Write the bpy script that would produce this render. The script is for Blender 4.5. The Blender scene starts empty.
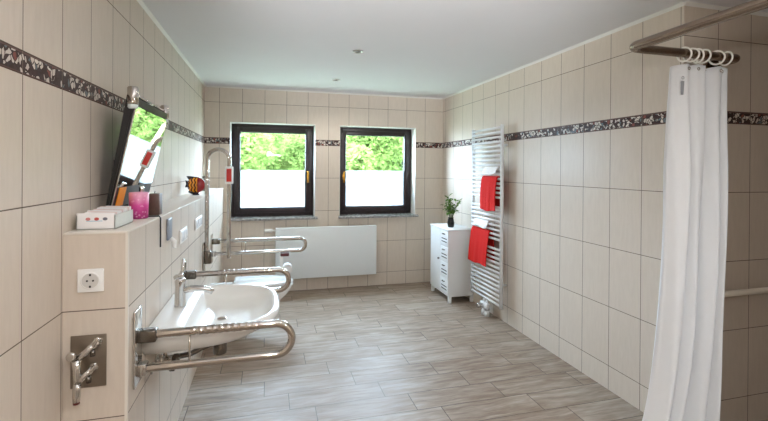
import bpy, bmesh, math, random
from mathutils import Vector, Matrix
random.seed(7)
PI = math.pi
scn = bpy.context.scene
COL = scn.collection
V = Vector

# ------------------------------------------------------------------ measures
W = 2.905          # room width
H = 2.394          # ceiling height
YN = -3.356        # the shower niche wall
YF = -7.0          # wall behind the viewer
YR = -4.12         # unseen wall added to block light from the shower alcove
XS = 4.1           # far side wall of the shower
LX = 0.205         # face of the low front wall (ledge)
LY = -3.435        # its near end
LZ = 1.232         # its top

# ------------------------------------------------------------------ node helper
class NT:
    def __init__(self, name):
        self.m = bpy.data.materials.new(name)
        self.m.use_nodes = True
        self.t = self.m.node_tree
        self.t.nodes.clear()
        self.out = self.t.nodes.new('ShaderNodeOutputMaterial')
    def n(self, typ, **kw):
        nd = self.t.nodes.new(typ)
        for k, v in kw.items(): setattr(nd, k, v)
        return nd
    def put(self, sock, val):
        if val is None: return
        if hasattr(val, 'is_output') or isinstance(val, bpy.types.NodeSocket): self.t.links.new(val, sock)
        else: sock.default_value = val
    def math(self, op, a, b=None, c=None, clamp=False):
        nd = self.n('ShaderNodeMath', operation=op, use_clamp=clamp)
        self.put(nd.inputs[0], a); self.put(nd.inputs[1], b)
        if c is not None: self.put(nd.inputs[2], c)
        return nd.outputs[0]
    def mix(self, f, a, b, mode='MIX'):
        nd = self.n('ShaderNodeMix', data_type='RGBA', blend_type=mode)
        self.put(nd.inputs['Factor'], f); self.put(nd.inputs[6], a); self.put(nd.inputs[7], b)
        return nd.outputs[2]
    def ramp(self, f, stops, interp='LINEAR'):
        nd = self.n('ShaderNodeValToRGB'); cr = nd.color_ramp; cr.interpolation = interp
        while len(cr.elements) < len(stops): cr.elements.new(0.5)
        for e, (p, c) in zip(cr.elements, stops):
            e.position = p; e.color = c
        self.put(nd.inputs[0], f); return nd.outputs[0]
    def noise(self, vec, scale, detail=2, rough=.5):
        nd = self.n('ShaderNodeTexNoise'); self.put(nd.inputs['Vector'], vec)
        nd.inputs['Scale'].default_value = scale; nd.inputs['Detail'].default_value = detail
        nd.inputs['Roughness'].default_value = rough
        return nd.outputs[0]
    def comb(self, x, y, z):
        nd = self.n('ShaderNodeCombineXYZ')
        for i, v in enumerate((x, y, z)): self.put(nd.inputs[i], v)
        return nd.outputs[0]
    def pos(self):
        g = self.n('ShaderNodeNewGeometry'); s = self.n('ShaderNodeSeparateXYZ')
        self.t.links.new(g.outputs['Position'], s.inputs[0])
        return g.outputs['Position'], s.outputs[0], s.outputs[1], s.outputs[2]
    def obj(self):
        g = self.n('ShaderNodeTexCoord'); s = self.n('ShaderNodeSeparateXYZ')
        self.t.links.new(g.outputs['Object'], s.inputs[0])
        return g.outputs['Object'], s.outputs[0], s.outputs[1], s.outputs[2]
    def principled(self, base, rough=.5, metal=0., spec=.5, bump=None, bstr=.2, bdist=.002, **kw):
        b = self.n('ShaderNodeBsdfPrincipled')
        self.put(b.inputs['Base Color'], base); self.put(b.inputs['Roughness'], rough)
        self.put(b.inputs['Metallic'], metal); self.put(b.inputs['Specular IOR Level'], spec)
        for k, v in kw.items(): self.put(b.inputs[k.replace('_', ' ')], v)
        if bump is not None:
            bp = self.n('ShaderNodeBump'); bp.inputs['Strength'].default_value = bstr
            bp.inputs['Distance'].default_value = bdist
            self.put(bp.inputs['Height'], bump); self.t.links.new(bp.outputs[0], b.inputs['Normal'])
        self.t.links.new(b.outputs[0], self.out.inputs[0])
        return b

def C(r, g, b):
    def f(x):
        x /= 255
        return x/12.92 if x <= .04045 else ((x+.055)/1.055)**2.4
    return (f(r), f(g), f(b), 1)

def simple(name, col, rough=.5, metal=0., spec=.5, var=.06, scale=30, bstr=0, **kw):
    t = NT(name)
    ob, x, y, z = t.obj()
    nz = t.noise(ob, scale, 3)
    dark = tuple(c*(1-var*1.6) for c in col[:3]) + (1,)
    lite = tuple(min(1, c*(1+var)) for c in col[:3]) + (1,)
    c = t.mix(nz, dark, lite)
    t.principled(c, rough, metal, spec, bump=nz if bstr else None, bstr=bstr, **kw)
    return t.m

# ---- wall tiles with a patterned border strip
def tile_material(name, axis, phase, top=None):
    t = NT(name)
    P, x, y, z = t.pos()
    u = x if axis == 'x' else y
    fu = t.math('DIVIDE', t.math('SUBTRACT', u, phase), .25)
    cu = t.math('FRACT', fu); iu = t.math('FLOOR', fu)
    du = t.math('MULTIPLY', t.math('MINIMUM', cu, t.math('SUBTRACT', 1., cu)), .25)
    zl = t.math('DIVIDE', t.math('SUBTRACT', z, .16), .395)
    zh = t.math('DIVIDE', t.math('SUBTRACT', z, 1.808), .405)
    hi = t.math('GREATER_THAN', z, 1.774)
    zz = t.math('ADD', t.math('MULTIPLY', hi, zh), t.math('MULTIPLY', t.math('SUBTRACT', 1., hi), zl))
    cz = t.math('FRACT', zz); iz = t.math('ADD', t.math('FLOOR', zz), t.math('MULTIPLY', hi, 20.))
    dz = t.math('MULTIPLY', t.math('MINIMUM', cz, t.math('SUBTRACT', 1., cz)), .4)
    d = t.math('MINIMUM', du, dz)
    grout = t.math('LESS_THAN', d, .0019)
    wn = t.n('ShaderNodeTexWhiteNoise', noise_dimensions='3D')
    t.put(wn.inputs[0], t.comb(iu, iz, 0.))
    streak = t.noise(t.comb(t.math('MULTIPLY', u, 60.), t.math('MULTIPLY', z, 9.), wn.outputs[0]), 1.0, 4, .6)
    blot = t.noise(P, 3.0, 3)
    c1 = t.mix(streak, C(197, 185, 171), C(217, 206, 193))
    c1 = t.mix(t.math('MULTIPLY', blot, .45), c1, C(204, 193, 181))
    c1 = t.mix(t.math('MULTIPLY', wn.outputs[0], .10), c1, C(184, 171, 156))
    col = t.mix(grout, c1, C(104, 92, 82))
    # border strip
    a = t.math('GREATER_THAN', z, 1.7375); b = t.math('LESS_THAN', z, 1.8075)
    strip = t.math('MULTIPLY', a, b)
    dn = t.noise(P, 26, 2)
    vec = t.comb(t.math('ADD', t.math('MULTIPLY', u, 1.), t.math('MULTIPLY', dn, .03)), t.math('ADD', z, t.math('MULTIPLY', t.noise(P, 31, 2), .03)), 0.)
    vo = t.n('ShaderNodeTexVoronoi', feature='F1'); t.put(vo.inputs['Vector'], vec); vo.inputs['Scale'].default_value = 50
    sx = t.n('ShaderNodeSeparateColor'); t.t.links.new(vo.outputs['Color'], sx.inputs[0])
    ve = t.n('ShaderNodeTexVoronoi', feature='DISTANCE_TO_EDGE'); t.put(ve.inputs['Vector'], vec); ve.inputs['Scale'].default_value = 50
    pal = t.ramp(sx.outputs[0], [(0, C(70, 54, 52)), (.26, C(202, 192, 182)), (.60, C(62, 52, 54)), (.70, C(130, 76, 68)), (.78, C(104, 114, 118)), (.86, C(214, 206, 196))], 'CONSTANT')
    edge = t.math('LESS_THAN', ve.outputs['Distance'], .085)
    fc = t.mix(edge, pal, C(60, 44, 42))
    zc = t.math('ABSOLUTE', t.math('SUBTRACT', z, 1.7725))
    fc = t.mix(t.math('GREATER_THAN', zc, .0285), fc, C(96, 74, 68))
    fc = t.mix(t.math('GREATER_THAN', zc, .0335), fc, C(74, 56, 52))
    fc = t.mix(t.math('LESS_THAN', du, .001), fc, C(150, 138, 126))
    col = t.mix(strip, col, fc)
    h = t.math('MULTIPLY', t.math('MINIMUM', t.math('DIVIDE', d, .003), 1.), 1.)
    h = t.math('ADD', h, t.math('MULTIPLY', streak, .10))
    h = t.math('ADD', h, t.math('MULTIPLY', blot, .25))
    rough = t.math('ADD', .33, t.math('MULTIPLY', grout, .5))
    t.principled(col, rough, 0, .11, bump=h, bstr=.22, bdist=.0015)
    return t.m

def floor_material():
    t = NT('wood_look_floor_tile')
    P, x, y, z = t.pos()
    fr = t.math('DIVIDE', t.math('SUBTRACT', -2.1625, y), .195)
    r = t.math('FLOOR', fr); cr = t.math('FRACT', fr)
    fx = t.math('DIVIDE', t.math('SUBTRACT', x, t.math('ADD', 1.284, t.math('MULTIPLY', r, .152))), .6)
    k = t.math('FLOOR', fx); cx = t.math('FRACT', fx)
    d = t.math('MINIMUM', t.math('MULTIPLY', t.math('MINIMUM', cr, t.math('SUBTRACT', 1., cr)), .195),
               t.math('MULTIPLY', t.math('MINIMUM', cx, t.math('SUBTRACT', 1., cx)), .6))
    wn = t.n('ShaderNodeTexWhiteNoise', noise_dimensions='3D'); t.put(wn.inputs[0], t.comb(r, k, 3.))
    off = t.math('MULTIPLY', wn.outputs[0], 40.)
    warp = t.math('MULTIPLY', t.noise(t.comb(t.math('MULTIPLY', x, 2.), t.math('MULTIPLY', y, 9.), off), 1.3, 2), .10)
    grain = t.noise(t.comb(t.math('MULTIPLY', x, 3.2), t.math('MULTIPLY', t.math('ADD', y, warp), 30.), off), 1., 5, .62)
    fine = t.noise(t.comb(t.math('MULTIPLY', x, 9.), t.math('MULTIPLY', t.math('ADD', y, warp), 150.), off), 1., 3, .6)
    g = t.math('ADD', t.math('MULTIPLY', grain, .75), t.math('MULTIPLY', fine, .25))
    col = t.ramp(g, [(.26, C(88, 72, 60)), (.42, C(130, 113, 98)), (.56, C(156, 142, 128)), (.74, C(184, 174, 163))])
    tint = t.mix(wn.outputs[0], C(172, 164, 156), C(212, 206, 200))
    col = t.mix(.45, col, tint, 'MULTIPLY') if False else t.mix(t.math('MULTIPLY', t.math('ABSOLUTE', t.math('SUBTRACT', wn.outputs[0], .5)), .35), col, t.mix(wn.outputs[0], C(124, 109, 95), C(200, 193, 183)))
    blot = t.noise(t.comb(t.math('MULTIPLY', x, 3.), t.math('MULTIPLY', y, 8.), off), 1.2, 3, .6)
    col = t.mix(t.ramp(blot, [(.45, (0, 0, 0, 1)), (.72, (.55, .55, .55, 1))]), col, C(118, 98, 82))
    joint = t.math('LESS_THAN', d, .0022)
    col = t.mix(joint, col, C(70, 60, 52))
    h = t.math('ADD', t.math('MINIMUM', t.math('DIVIDE', d, .003), 1.), t.math('MULTIPLY', g, .10))
    rough = t.math('ADD', .36, t.math('MULTIPLY', g, .16))
    t.principled(col, rough, 0, .28, bump=h, bstr=.3, bdist=.0015)
    return t.m

def marble_material():
    t = NT('grey_marble')
    P, x, y, z = t.pos()
    n1 = t.noise(P, 45, 4, .7); n2 = t.noise(P, 160, 2)
    c = t.ramp(t.math('ADD', t.math('MULTIPLY', n1, .7), t.math('MULTIPLY', n2, .3)), [(.35, C(84, 84, 86)), (.52, C(150, 150, 150)), (.66, C(206, 206, 204))])
    t.principled(c, .2); return t.m

def brushed(name, col, rough):
    t = NT(name)
    ob, x, y, z = t.obj()
    nz = t.noise(t.comb(t.math('MULTIPLY', x, 4.), t.math('MULTIPLY', y, 90.), t.math('MULTIPLY', z, 90.)), 3, 3)
    c = t.mix(nz, tuple(v*.85 for v in col[:3])+(1,), col)
    t.principled(c, t.math('ADD', rough-.04, t.math('MULTIPLY', nz, .08)), 1.0); return t.m

def fabric(name, c0, c1, scale=260, bstr=.5, rough=.95, trans=0.):
    t = NT(name)
    ob, x, y, z = t.obj()
    nz = t.noise(ob, scale, 2); n2 = t.noise(ob, 9, 3)
    c = t.mix(t.math('ADD', t.math('MULTIPLY', nz, .5), t.math('MULTIPLY', n2, .5)), c0, c1)
    b = t.principled(c, rough, 0, .2, bump=nz, bstr=bstr, bdist=.004)
    if trans:
        tr = t.n('ShaderNodeBsdfTranslucent'); t.put(tr.inputs[0], c)
        mx = t.n('ShaderNodeMixShader'); mx.inputs[0].default_value = trans
        t.t.links.new(b.outputs[0], mx.inputs[1]); t.t.links.new(tr.outputs[0], mx.inputs[2])
        t.t.links.new(mx.outputs[0], t.out.inputs[0])
    return t.m

def clear_pane():
    t = NT('clear_window_glass')
    tr = t.n('ShaderNodeBsdfTransparent'); tr.inputs[0].default_value = (.96, .98, .97, 1)
    gl = t.n('ShaderNodeBsdfGlossy'); gl.inputs['Roughness'].default_value = .02
    mx = t.n('ShaderNodeMixShader')
    mx.inputs[0].default_value = .045
    t.t.links.new(tr.outputs[0], mx.inputs[1]); t.t.links.new(gl.outputs[0], mx.inputs[2])
    t.t.links.new(mx.outputs[0], t.out.inputs[0]); return t.m

def frosted_pane():
    t = NT('frosted_window_film')
    P, x, y, z = t.pos()
    nz = t.noise(P, 400, 2)
    c = t.mix(nz, (.125, .127, .127, 1), (.14, .142, .14, 1))
    tl = t.n('ShaderNodeBsdfTranslucent'); t.put(tl.inputs[0], c)
    df = t.n('ShaderNodeBsdfDiffuse'); t.put(df.inputs[0], c)
    mx = t.n('ShaderNodeMixShader'); mx.inputs[0].default_value = .12
    t.t.links.new(tl.outputs[0], mx.inputs[1]); t.t.links.new(df.outputs[0], mx.inputs[2])
    t.t.links.new(mx.outputs[0], t.out.inputs[0]); return t.m

def leaf_material(name, c0, c1):
    t = NT(name)
    P, x, y, z = t.pos()
    nz = t.noise(P, 3.5, 3)
    wn = t.noise(P, 40, 1)
    c = t.mix(t.math('ADD', t.math('MULTIPLY', nz, .6), t.math('MULTIPLY', wn, .4)), c0, c1)
    df = t.n('ShaderNodeBsdfDiffuse'); t.put(df.inputs[0], c)
    tl = t.n('ShaderNodeBsdfTranslucent'); t.put(tl.inputs[0], c)
    mx = t.n('ShaderNodeMixShader'); mx.inputs[0].default_value = .5
    t.t.links.new(df.outputs[0], mx.inputs[1]); t.t.links.new(tl.outputs[0], mx.inputs[2])
    t.t.links.new(mx.outputs[0], t.out.inputs[0]); return t.m

def cup_material():
    t = NT('pink_frosted_glass')
    ob, x, y, z = t.obj()
    vo = t.n('ShaderNodeTexVoronoi'); t.put(vo.inputs['Vector'], ob); vo.inputs['Scale'].default_value = 70
    g = t.math('DIVIDE', z, .12)
    c = t.ramp(g, [(0, C(150, 36, 104)), (.5, C(204, 74, 146)), (1, C(234, 170, 196))])
    c = t.mix(t.math('MULTIPLY', t.math('LESS_THAN', vo.outputs['Distance'], .3), .35), c, C(250, 190, 225))
    t.principled(c, .25, 0, .5, bump=vo.outputs['Distance'], bstr=.4); return t.m

def fish_material():
    t = NT('painted_fish_glaze')
    ob, x, y, z = t.obj()
    nz = t.noise(ob, 18, 2)
    w = t.math('ADD', t.math('MULTIPLY', x, 1.), t.math('MULTIPLY', t.math('ABSOLUTE', t.math('SUBTRACT', t.math('FRACT', t.math('MULTIPLY', z, 24.)), .5)), .022))
    st = t.math('FRACT', t.math('ADD', t.math('MULTIPLY', w, 40.), t.math('MULTIPLY', nz, .4)))
    c = t.mix(t.math('LESS_THAN', st, .42), C(228, 146, 36), C(70, 26, 14))
    c = t.mix(t.math('GREATER_THAN', x, .012), c, t.mix(nz, C(92, 12, 16), C(160, 24, 26)))
    c = t.mix(t.math('LESS_THAN', x, -.058), c, C(30, 24, 34))
    t.principled(c, .18); return t.m

M = {}
M['tile_left'] = tile_material('beige_tile_left', 'y', .054)
M['tile_right'] = tile_material('beige_tile_right', 'y', -.337)
M['tile_back'] = tile_material('beige_tile_back', 'x', .157)
M['tile_ledge'] = tile_material('beige_tile_ledge', 'x', -.022)
M['tile_niche'] = tile_material('beige_tile_niche', 'x', 2.905-.002)
M['floor'] = floor_material()
M['ceiling'] = simple('ceiling_paint', C(222, 223, 227), .85, var=.012, scale=4)
M['trim'] = simple('white_cove_trim', C(226, 226, 222), .6, var=.01)
M['marble'] = marble_material()
M['winframe'] = simple('dark_brown_window_frame', C(34, 17, 19), .35, var=.15, scale=12)
M['gasket'] = simple('black_gasket', C(14, 12, 12), .6)
M['brass'] = simple('brass', C(206, 150, 62), .25, 1.0)
M['pane'] = clear_pane(); M['film'] = frosted_pane()
M['reveal'] = simple('white_reveal', C(224, 224, 220), .6, var=.02)
M['edge'] = simple('tile_edge_profile', C(222, 216, 206), .35, var=.01)
M['chrome'] = simple('chrome', (.66, .65, .63, 1), .08, 1.0, var=.02)
M['steel'] = brushed('brushed_steel', (.62, .57, .51, 1), .22)
M['steel_rod'] = simple('bronzed_steel', (.29, .22, .17, 1), .25, 1.0, var=.03)
M['rail_chrome'] = simple('polished_rail_steel', (.52, .48, .44, 1), .07, 1.0, var=.03)
M['darkmetal'] = simple('dark_metal', (.17, .15, .13, 1), .25, .95)
M['white_enamel'] = simple('white_enamel', C(228, 230, 232), .25, var=.01)
M['radwhite'] = simple('radiator_enamel', C(222, 228, 230), .35, var=.01)
M['porcelain'] = simple('porcelain', C(230, 229, 225), .22, var=.008, spec=.35)
M['seatplastic'] = simple('white_seat_plastic', C(226, 232, 234), .2, var=.01)
M['plastic'] = simple('white_plastic', C(236, 236, 234), .35, var=.01)
M['blackplastic'] = simple('black_plastic', C(20, 18, 18), .35, var=.1)
M['darkslot'] = simple('dark_slot', C(40, 38, 38), .7)
M['red'] = simple('red_plastic', C(206, 40, 28), .4, var=.04)
M['darkred'] = simple('dark_red_plastic', C(86, 26, 26), .4, var=.04)
M['mirror'] = simple('mirror_glass', (.93, .95, .94, 1), .0, 1.0, var=.0)
M['orange'] = simple('orange_label', C(244, 156, 24), .45, var=.03)
M['lampglass'] = simple('lamp_glass', C(214, 224, 224), .15, var=.01)
M['box'] = simple('white_carton', C(232, 230, 230), .55, var=.01)
M['cartonside'] = simple('grey_carton', C(206, 208, 200), .6, var=.05)
M['paperpink'] = simple('pinkish_paper', C(226, 206, 204), .7, var=.08)
M['pinkdot'] = simple('pink_print', C(206, 130, 126), .6)
M['reddot'] = simple('red_print', C(196, 88, 82), .6)
M['greydot'] = simple('grey_print', C(104, 104, 116), .6)
M['blueline'] = simple('pale_blue_print', C(166, 196, 214), .6)
M['cup'] = cup_material()
M['candle'] = simple('brown_candle', C(92, 68, 58), .35, var=.2, scale=60)
M['candlerim'] = simple('candle_glass_rim', C(148, 128, 116), .15)
M['clear'] = NT('clear_bottle_glass'); _t = M['clear']; _t.principled((.95, .95, .96, 1), .03, 0, .5, Transmission_Weight=.85, IOR=1.3); M['clear'] = _t.m
M['fish'] = fish_material()
M['fishfin'] = simple('dark_fin_glaze', C(28, 22, 34), .2)
M['fishtail'] = simple('pink_red_tail_glaze', C(176, 62, 76), .2)
M['bluegrey'] = simple('blue_grey_plastic', C(134, 140, 152), .35, var=.2, scale=50)
M['cabinet'] = simple('white_lacquer', C(228, 231, 232), .4, var=.01)
M['leafp'] = leaf_material('pot_plant_leaf', C(44, 78, 30), C(110, 142, 66))
M['stem'] = simple('green_stem', C(70, 92, 46), .6)
M['vase'] = simple('black_glazed_vase', C(26, 28, 26), .2)
M['redtowel'] = fabric('red_terry', C(168, 18, 16), C(206, 36, 28))
M['whitetowel'] = fabric('white_terry', C(206, 204, 202), C(238, 236, 234))
M['curtain'] = fabric('white_curtain_cloth', C(226, 228, 230), C(238, 240, 242), scale=500, bstr=.1, rough=.8, trans=.22)
M['ring'] = simple('white_ring_plastic', C(238, 236, 228), .3, var=.01)
M['barwhite'] = simple('ivory_nylon', C(232, 224, 210), .3, var=.01)
M['greytag'] = simple('grey_label_print', C(150, 152, 156), .6)
M['leaf_a'] = leaf_material('leaf_spring_green', C(58, 80, 36), C(108, 124, 64))
M['leaf_b'] = leaf_material('leaf_mid_green', C(48, 70, 32), C(96, 112, 56))
M['bark'] = simple('tree_bark', C(150, 132, 104), .9, var=.3, scale=14)
M['grass'] = simple('meadow_grass', C(110, 116, 92), .9, var=.3, scale=6)
M['render'] = simple('outside_render', C(220, 216, 208), .9)

# ------------------------------------------------------------------ mesh helpers
class MB:
    def __init__(self): self.bm = bmesh.new(); self.mats = []; self.mi = 0
    def use(self, m):
        if m not in self.mats: self.mats.append(m)
        self.mi = self.mats.index(m); return self
    def _tag(self, fs, smooth=False):
        for f in fs: f.material_index = self.mi; f.smooth = smooth
    def box(self, x0, x1, y0, y1, z0, z1, bev=0., seg=2):
        b = bmesh.new()
        bmesh.ops.create_cube(b, size=1)
        for v in b.verts:
            v.co = V((x0 if v.co.x < 0 else x1, y0 if v.co.y < 0 else y1, z0 if v.co.z < 0 else z1))
        if bev: bmesh.ops.bevel(b, geom=b.edges[:], offset=bev, segments=seg, profile=.5, affect='EDGES')
        self._merge(b, bool(bev)); return self
    def _merge(self, b, smooth, mat=None):
        if mat is not None: b.transform(mat)
        mp = {}
        for v in b.verts: mp[v] = self.bm.verts.new(v.co)
        for f in b.faces:
            try:
                nf = self.bm.faces.new([mp[v] for v in f.verts]); nf.material_index = self.mi; nf.smooth = smooth
            except ValueError: pass
        b.free()
    def obox(self, c, ax, ay, az, sx, sy, sz, bev=0.):
        b = bmesh.new(); bmesh.ops.create_cube(b, size=1)
        for v in b.verts: v.co = V((v.co.x*sx, v.co.y*sy, v.co.z*sz))
        if bev: bmesh.ops.bevel(b, geom=b.edges[:], offset=bev, segments=2, profile=.5, affect='EDGES')
        m = Matrix((ax, ay, az)).transposed().to_4x4(); m.translation = V(c)
        self._merge(b, bool(bev), m); return self
    def tube(self, path, r, seg=14, caps=True, rfun=None):
        path = [V(p) for p in path]; n = len(path); rings = []
        up = None
        for i, p in enumerate(path):
            t = (path[min(i+1, n-1)] - path[max(i-1, 0)]).normalized()
            if up is None:
                up = V((0, 0, 1)) if abs(t.z) < .9 else V((0, 1, 0))
            a = (up - t*up.dot(t)).normalized(); bb = t.cross(a); up = a
            rr = rfun(i/(n-1)) if rfun else (r[i] if isinstance(r, (list, tuple)) else r)
            rings.append([self.bm.verts.new(p + (a*math.cos(2*PI*k/seg) + bb*math.sin(2*PI*k/seg))*rr) for k in range(seg)])
        fs = []
        for i in range(n-1):
            for k in range(seg):
                fs.append(self.bm.faces.new((rings[i][k], rings[i][(k+1) % seg], rings[i+1][(k+1) % seg], rings[i+1][k])))
        self._tag(fs, True)
        if caps:
            self._tag([self.bm.faces.new(rings[0][::-1]), self.bm.faces.new(rings[-1])])
        return self
    def cyl(self, a, b, r, r2=None, seg=20):
        return self.tube([a, b], [r, r if r2 is None else r2], seg)
    def lathe(self, prof, c=(0, 0, 0), axis='z', seg=28, sx=1., sy=1.):
        c = V(c); rings = []
        for (r, h) in prof:
            ring = []
            for k in range(seg):
                a = 2*PI*k/seg; p = V((r*math.cos(a)*sx, r*math.sin(a)*sy, h))
                if axis == 'x': p = V((p.z, p.x, p.y))
                if axis == 'y': p = V((p.x, p.z, p.y))
                ring.append(self.bm.verts.new(c+p))
            rings.append(ring)
        fs = []
        for i in range(len(rings)-1):
            for k in range(seg): fs.append(self.bm.faces.new((rings[i][k], rings[i][(k+1) % seg], rings[i+1][(k+1) % seg], rings[i+1][k])))
        self._tag(fs, True)
        self._tag([self.bm.faces.new(rings[0][::-1]), self.bm.faces.new(rings[-1])])
        return self
    def loft(self, rings, caps=True, smooth=True):
        rv = [[self.bm.verts.new(V(p)) for p in r] for r in rings]; n = len(rv[0]); fs = []
        for i in range(len(rv)-1):
            for k in range(n): fs.append(self.bm.faces.new((rv[i][k], rv[i][(k+1) % n], rv[i+1][(k+1) % n], rv[i+1][k])))
        self._tag(fs, smooth)
        if caps: self._tag([self.bm.faces.new(rv[0][::-1]), self.bm.faces.new(rv[-1])], smooth)
        return self
    def torus(self, c, R, r, nrm, seg=28, rs=10, a0=0., a1=2*PI):
        n = V(nrm).normalized(); a = n.orthogonal().normalized(); b = n.cross(a); c = V(c)
        full = abs(a1-a0-2*PI) < 1e-6; cnt = seg if full else seg+1; rings = []
        for i in range(cnt):
            t = a0+(a1-a0)*i/seg; d = a*math.cos(t)+b*math.sin(t)
            rings.append([self.bm.verts.new(c+d*(R+r*math.cos(2*PI*k/rs))+n*r*math.sin(2*PI*k/rs)) for k in range(rs)])
        fs = []
        for i in range(cnt if full else cnt-1):
            j = (i+1) % cnt
            for k in range(rs): fs.append(self.bm.faces.new((rings[i][k], rings[i][(k+1) % rs], rings[j][(k+1) % rs], rings[j][k])))
        self._tag(fs, True); return self
    def sheet(self, fn, nu, nv, thick=0.):
        g = [[self.bm.verts.new(V(fn(i/nu, j/nv))) for j in range(nv+1)] for i in range(nu+1)]
        fs = [self.bm.faces.new((g[i][j], g[i+1][j], g[i+1][j+1], g[i][j+1])) for i in range(nu) for j in range(nv)]
        self._tag(fs, True)
        return self
    def poly(self, pts):
        self._tag([self.bm.faces.new([self.bm.verts.new(V(p)) for p in pts])]); return self
    def prism(self, pts, d):
        d = V(d); a = [self.bm.verts.new(V(p)) for p in pts]; b = [self.bm.verts.new(V(p)+d) for p in pts]; n = len(a)
        self._tag([self.bm.faces.new(a[::-1]), self.bm.faces.new(b)] + [self.bm.faces.new((a[i], a[(i+1) % n], b[(i+1) % n], b[i])) for i in range(n)])
        return self
    def build(self, name, mat=None, parent=None, loc=None, label=None, solid=0., subsurf=0):
        if mat is not None and not self.mats: self.mats = [mat]
        bmesh.ops.recalc_face_normals(self.bm, faces=self.bm.faces[:])
        base = V(loc) if loc is not None else (V(parent['_o']) if parent is not None else V((0, 0, 0)))
        for v in self.bm.verts: v.co -= base
        me = bpy.data.meshes.new(name); self.bm.to_mesh(me); self.bm.free()
        for m in self.mats: me.materials.append(m)
        o = bpy.data.objects.new(name, me); COL.objects.link(o)
        if parent is not None: o.parent = parent; o['_o'] = tuple(base)
        else: o.location = base; o['_o'] = tuple(base)
        if label: o['label'] = label
        if solid:
            s = o.modifiers.new('s', 'SOLIDIFY'); s.thickness = solid; s.offset = 0
        if subsurf:
            s = o.modifiers.new('u', 'SUBSURF'); s.levels = subsurf; s.render_levels = subsurf
        return o

def thing(name, label, cat, loc, group=None):
    o = bpy.data.objects.new(name, None); COL.objects.link(o); o.location = loc; o['_o'] = tuple(loc)
    o.empty_display_size = .05
    o['label'] = label; o['category'] = cat
    if group: o['group'] = group
    return o
def tag(o, label, cat, group=None):
    o['label'] = label; o['category'] = cat
    if group: o['group'] = group
    return o
def struct(o): o['kind'] = 'structure'; return o
def dup(root, loc, label, group=None):
    r = root.copy(); COL.objects.link(r); r.location = loc; r['label'] = label
    if group: r['group'] = group
    for ch in list(root.children):
        c = ch.copy(); COL.objects.link(c); c.parent = r
        for g in list(ch.children):
            d = g.copy(); COL.objects.link(d); d.parent = c
    return r

def arc(c, r, a0, a1, ux, uz, n=16):
    c = V(c); ux = V(ux); uz = V(uz)
    return [c + ux*(r*math.cos(a0+(a1-a0)*i/n)) + uz*(r*math.sin(a0+(a1-a0)*i/n)) for i in range(n+1)]
def lerp(a, b, t): return a+(b-a)*t
def seg(a, b, n): a = V(a); b = V(b); return [a.lerp(b, i/n) for i in range(n)]

# ------------------------------------------------------------------ the room shell
struct(MB().box(-.2, XS+.2, YF-.2, .3, -.12, 0).build('floor', M['floor']))
struct(MB().box(-.2, XS+.2, YF-.2, .3, H, H+.15).build('ceiling', M['ceiling']))
struct(MB().box(-.2, 0, YF, 0, 0, H).build('wall_left', M['tile_left']))
struct(MB().box(W, XS+.2, YN, 0, 0, H).use(M['tile_right']).build('wall_right', None) if False else
       (lambda m: m.build('wall_right'))(MB().use(M['tile_right']).box(W, W+.15, YN+.001, 0, 0, H)))
struct((lambda m: m.build('wall_shower'))(MB().use(M['tile_niche']).box(W+.0001, XS, YN, YN+.15, 0, H)))
struct(MB().box(XS, XS+.2, YF, YN+.15, 0, H).build('wall_shower_side', M['tile_right']))
struct(MB().box(-.2, XS+.2, YF-.2, YF, 0, H).build('wall_front', M['tile_niche']))
struct(MB().box(W, XS, YR-.15, YR, 0, H).build('wall_light_block', M['tile_niche']))  # unseen return wall, added to keep lamp light off the shower wall
struct(MB().box(W, W+.15, YF, YR-.15, 0, H).build('wall_right_near', M['tile_right']))

WIN = [(.272, 1.247), (1.545, 2.530)]
WZ0, WZ1 = .868, 1.992
def wall_back():
    m = MB().use(M['tile_back'])
    xs = [-.2, WIN[0][0], WIN[0][1], WIN[1][0], WIN[1][1], W+.15]
    m.box(-.2, W+.15, 0, .3, 0, WZ0); m.box(-.2, W+.15, 0, .3, WZ1, H)
    for a, b in ((0, 1), (2, 3), (4, 5)): m.box(xs[a], xs[b], 0, .3, WZ0, WZ1)
    return struct(m.build('wall_back'))
wall_back()

# low front wall with the ledge on top
def ledge():
    m = MB().use(M['tile_ledge']).box(.0005, LX, LY, -.0005, .0005, LZ-.008)
    m.use(M['edge']).box(.0005, LX+.002, LY-.002, -.0005, LZ-.008, LZ, .002)
    m.use(M['edge']).box(LX-.007, LX+.0025, LY-.0025, LY+.007, .0005, LZ-.008)
    o = struct(m.build('wall_ledge'))
    # side face uses the joints that run along the room
    o.data.materials.append(M['tile_left'])
    for p in o.data.polygons:
        if p.normal.x > .9 and p.material_index == 0: p.material_index = 2
ledge()

# slim white cove where walls meet ceiling
def trims():
    t = .017
    k = [0]
    def tr(pts, d):
        k[0] += 1; struct(MB().prism(pts, d).build('trim_%d' % k[0], M['trim']))
    z = H-.0005
    tr([(0.0005, -7, z), (t, -7, z), (.0005, -7, z-t)], (0, 7-.0005, 0))
    tr([(W-.0005, YN, z), (W-t, YN, z), (W-.0005, YN, z-t)], (0, -YN-.0005, 0))
    tr([(t, -.0005, z), (t, -t, z), (t, -.0005, z-t)], (W-2*t, 0, 0))
    tr([(W, YN-.0005, z), (W, YN-t, z), (W, YN-.0005, z-t)], (XS-W-.001, 0, 0))
trims()

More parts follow.
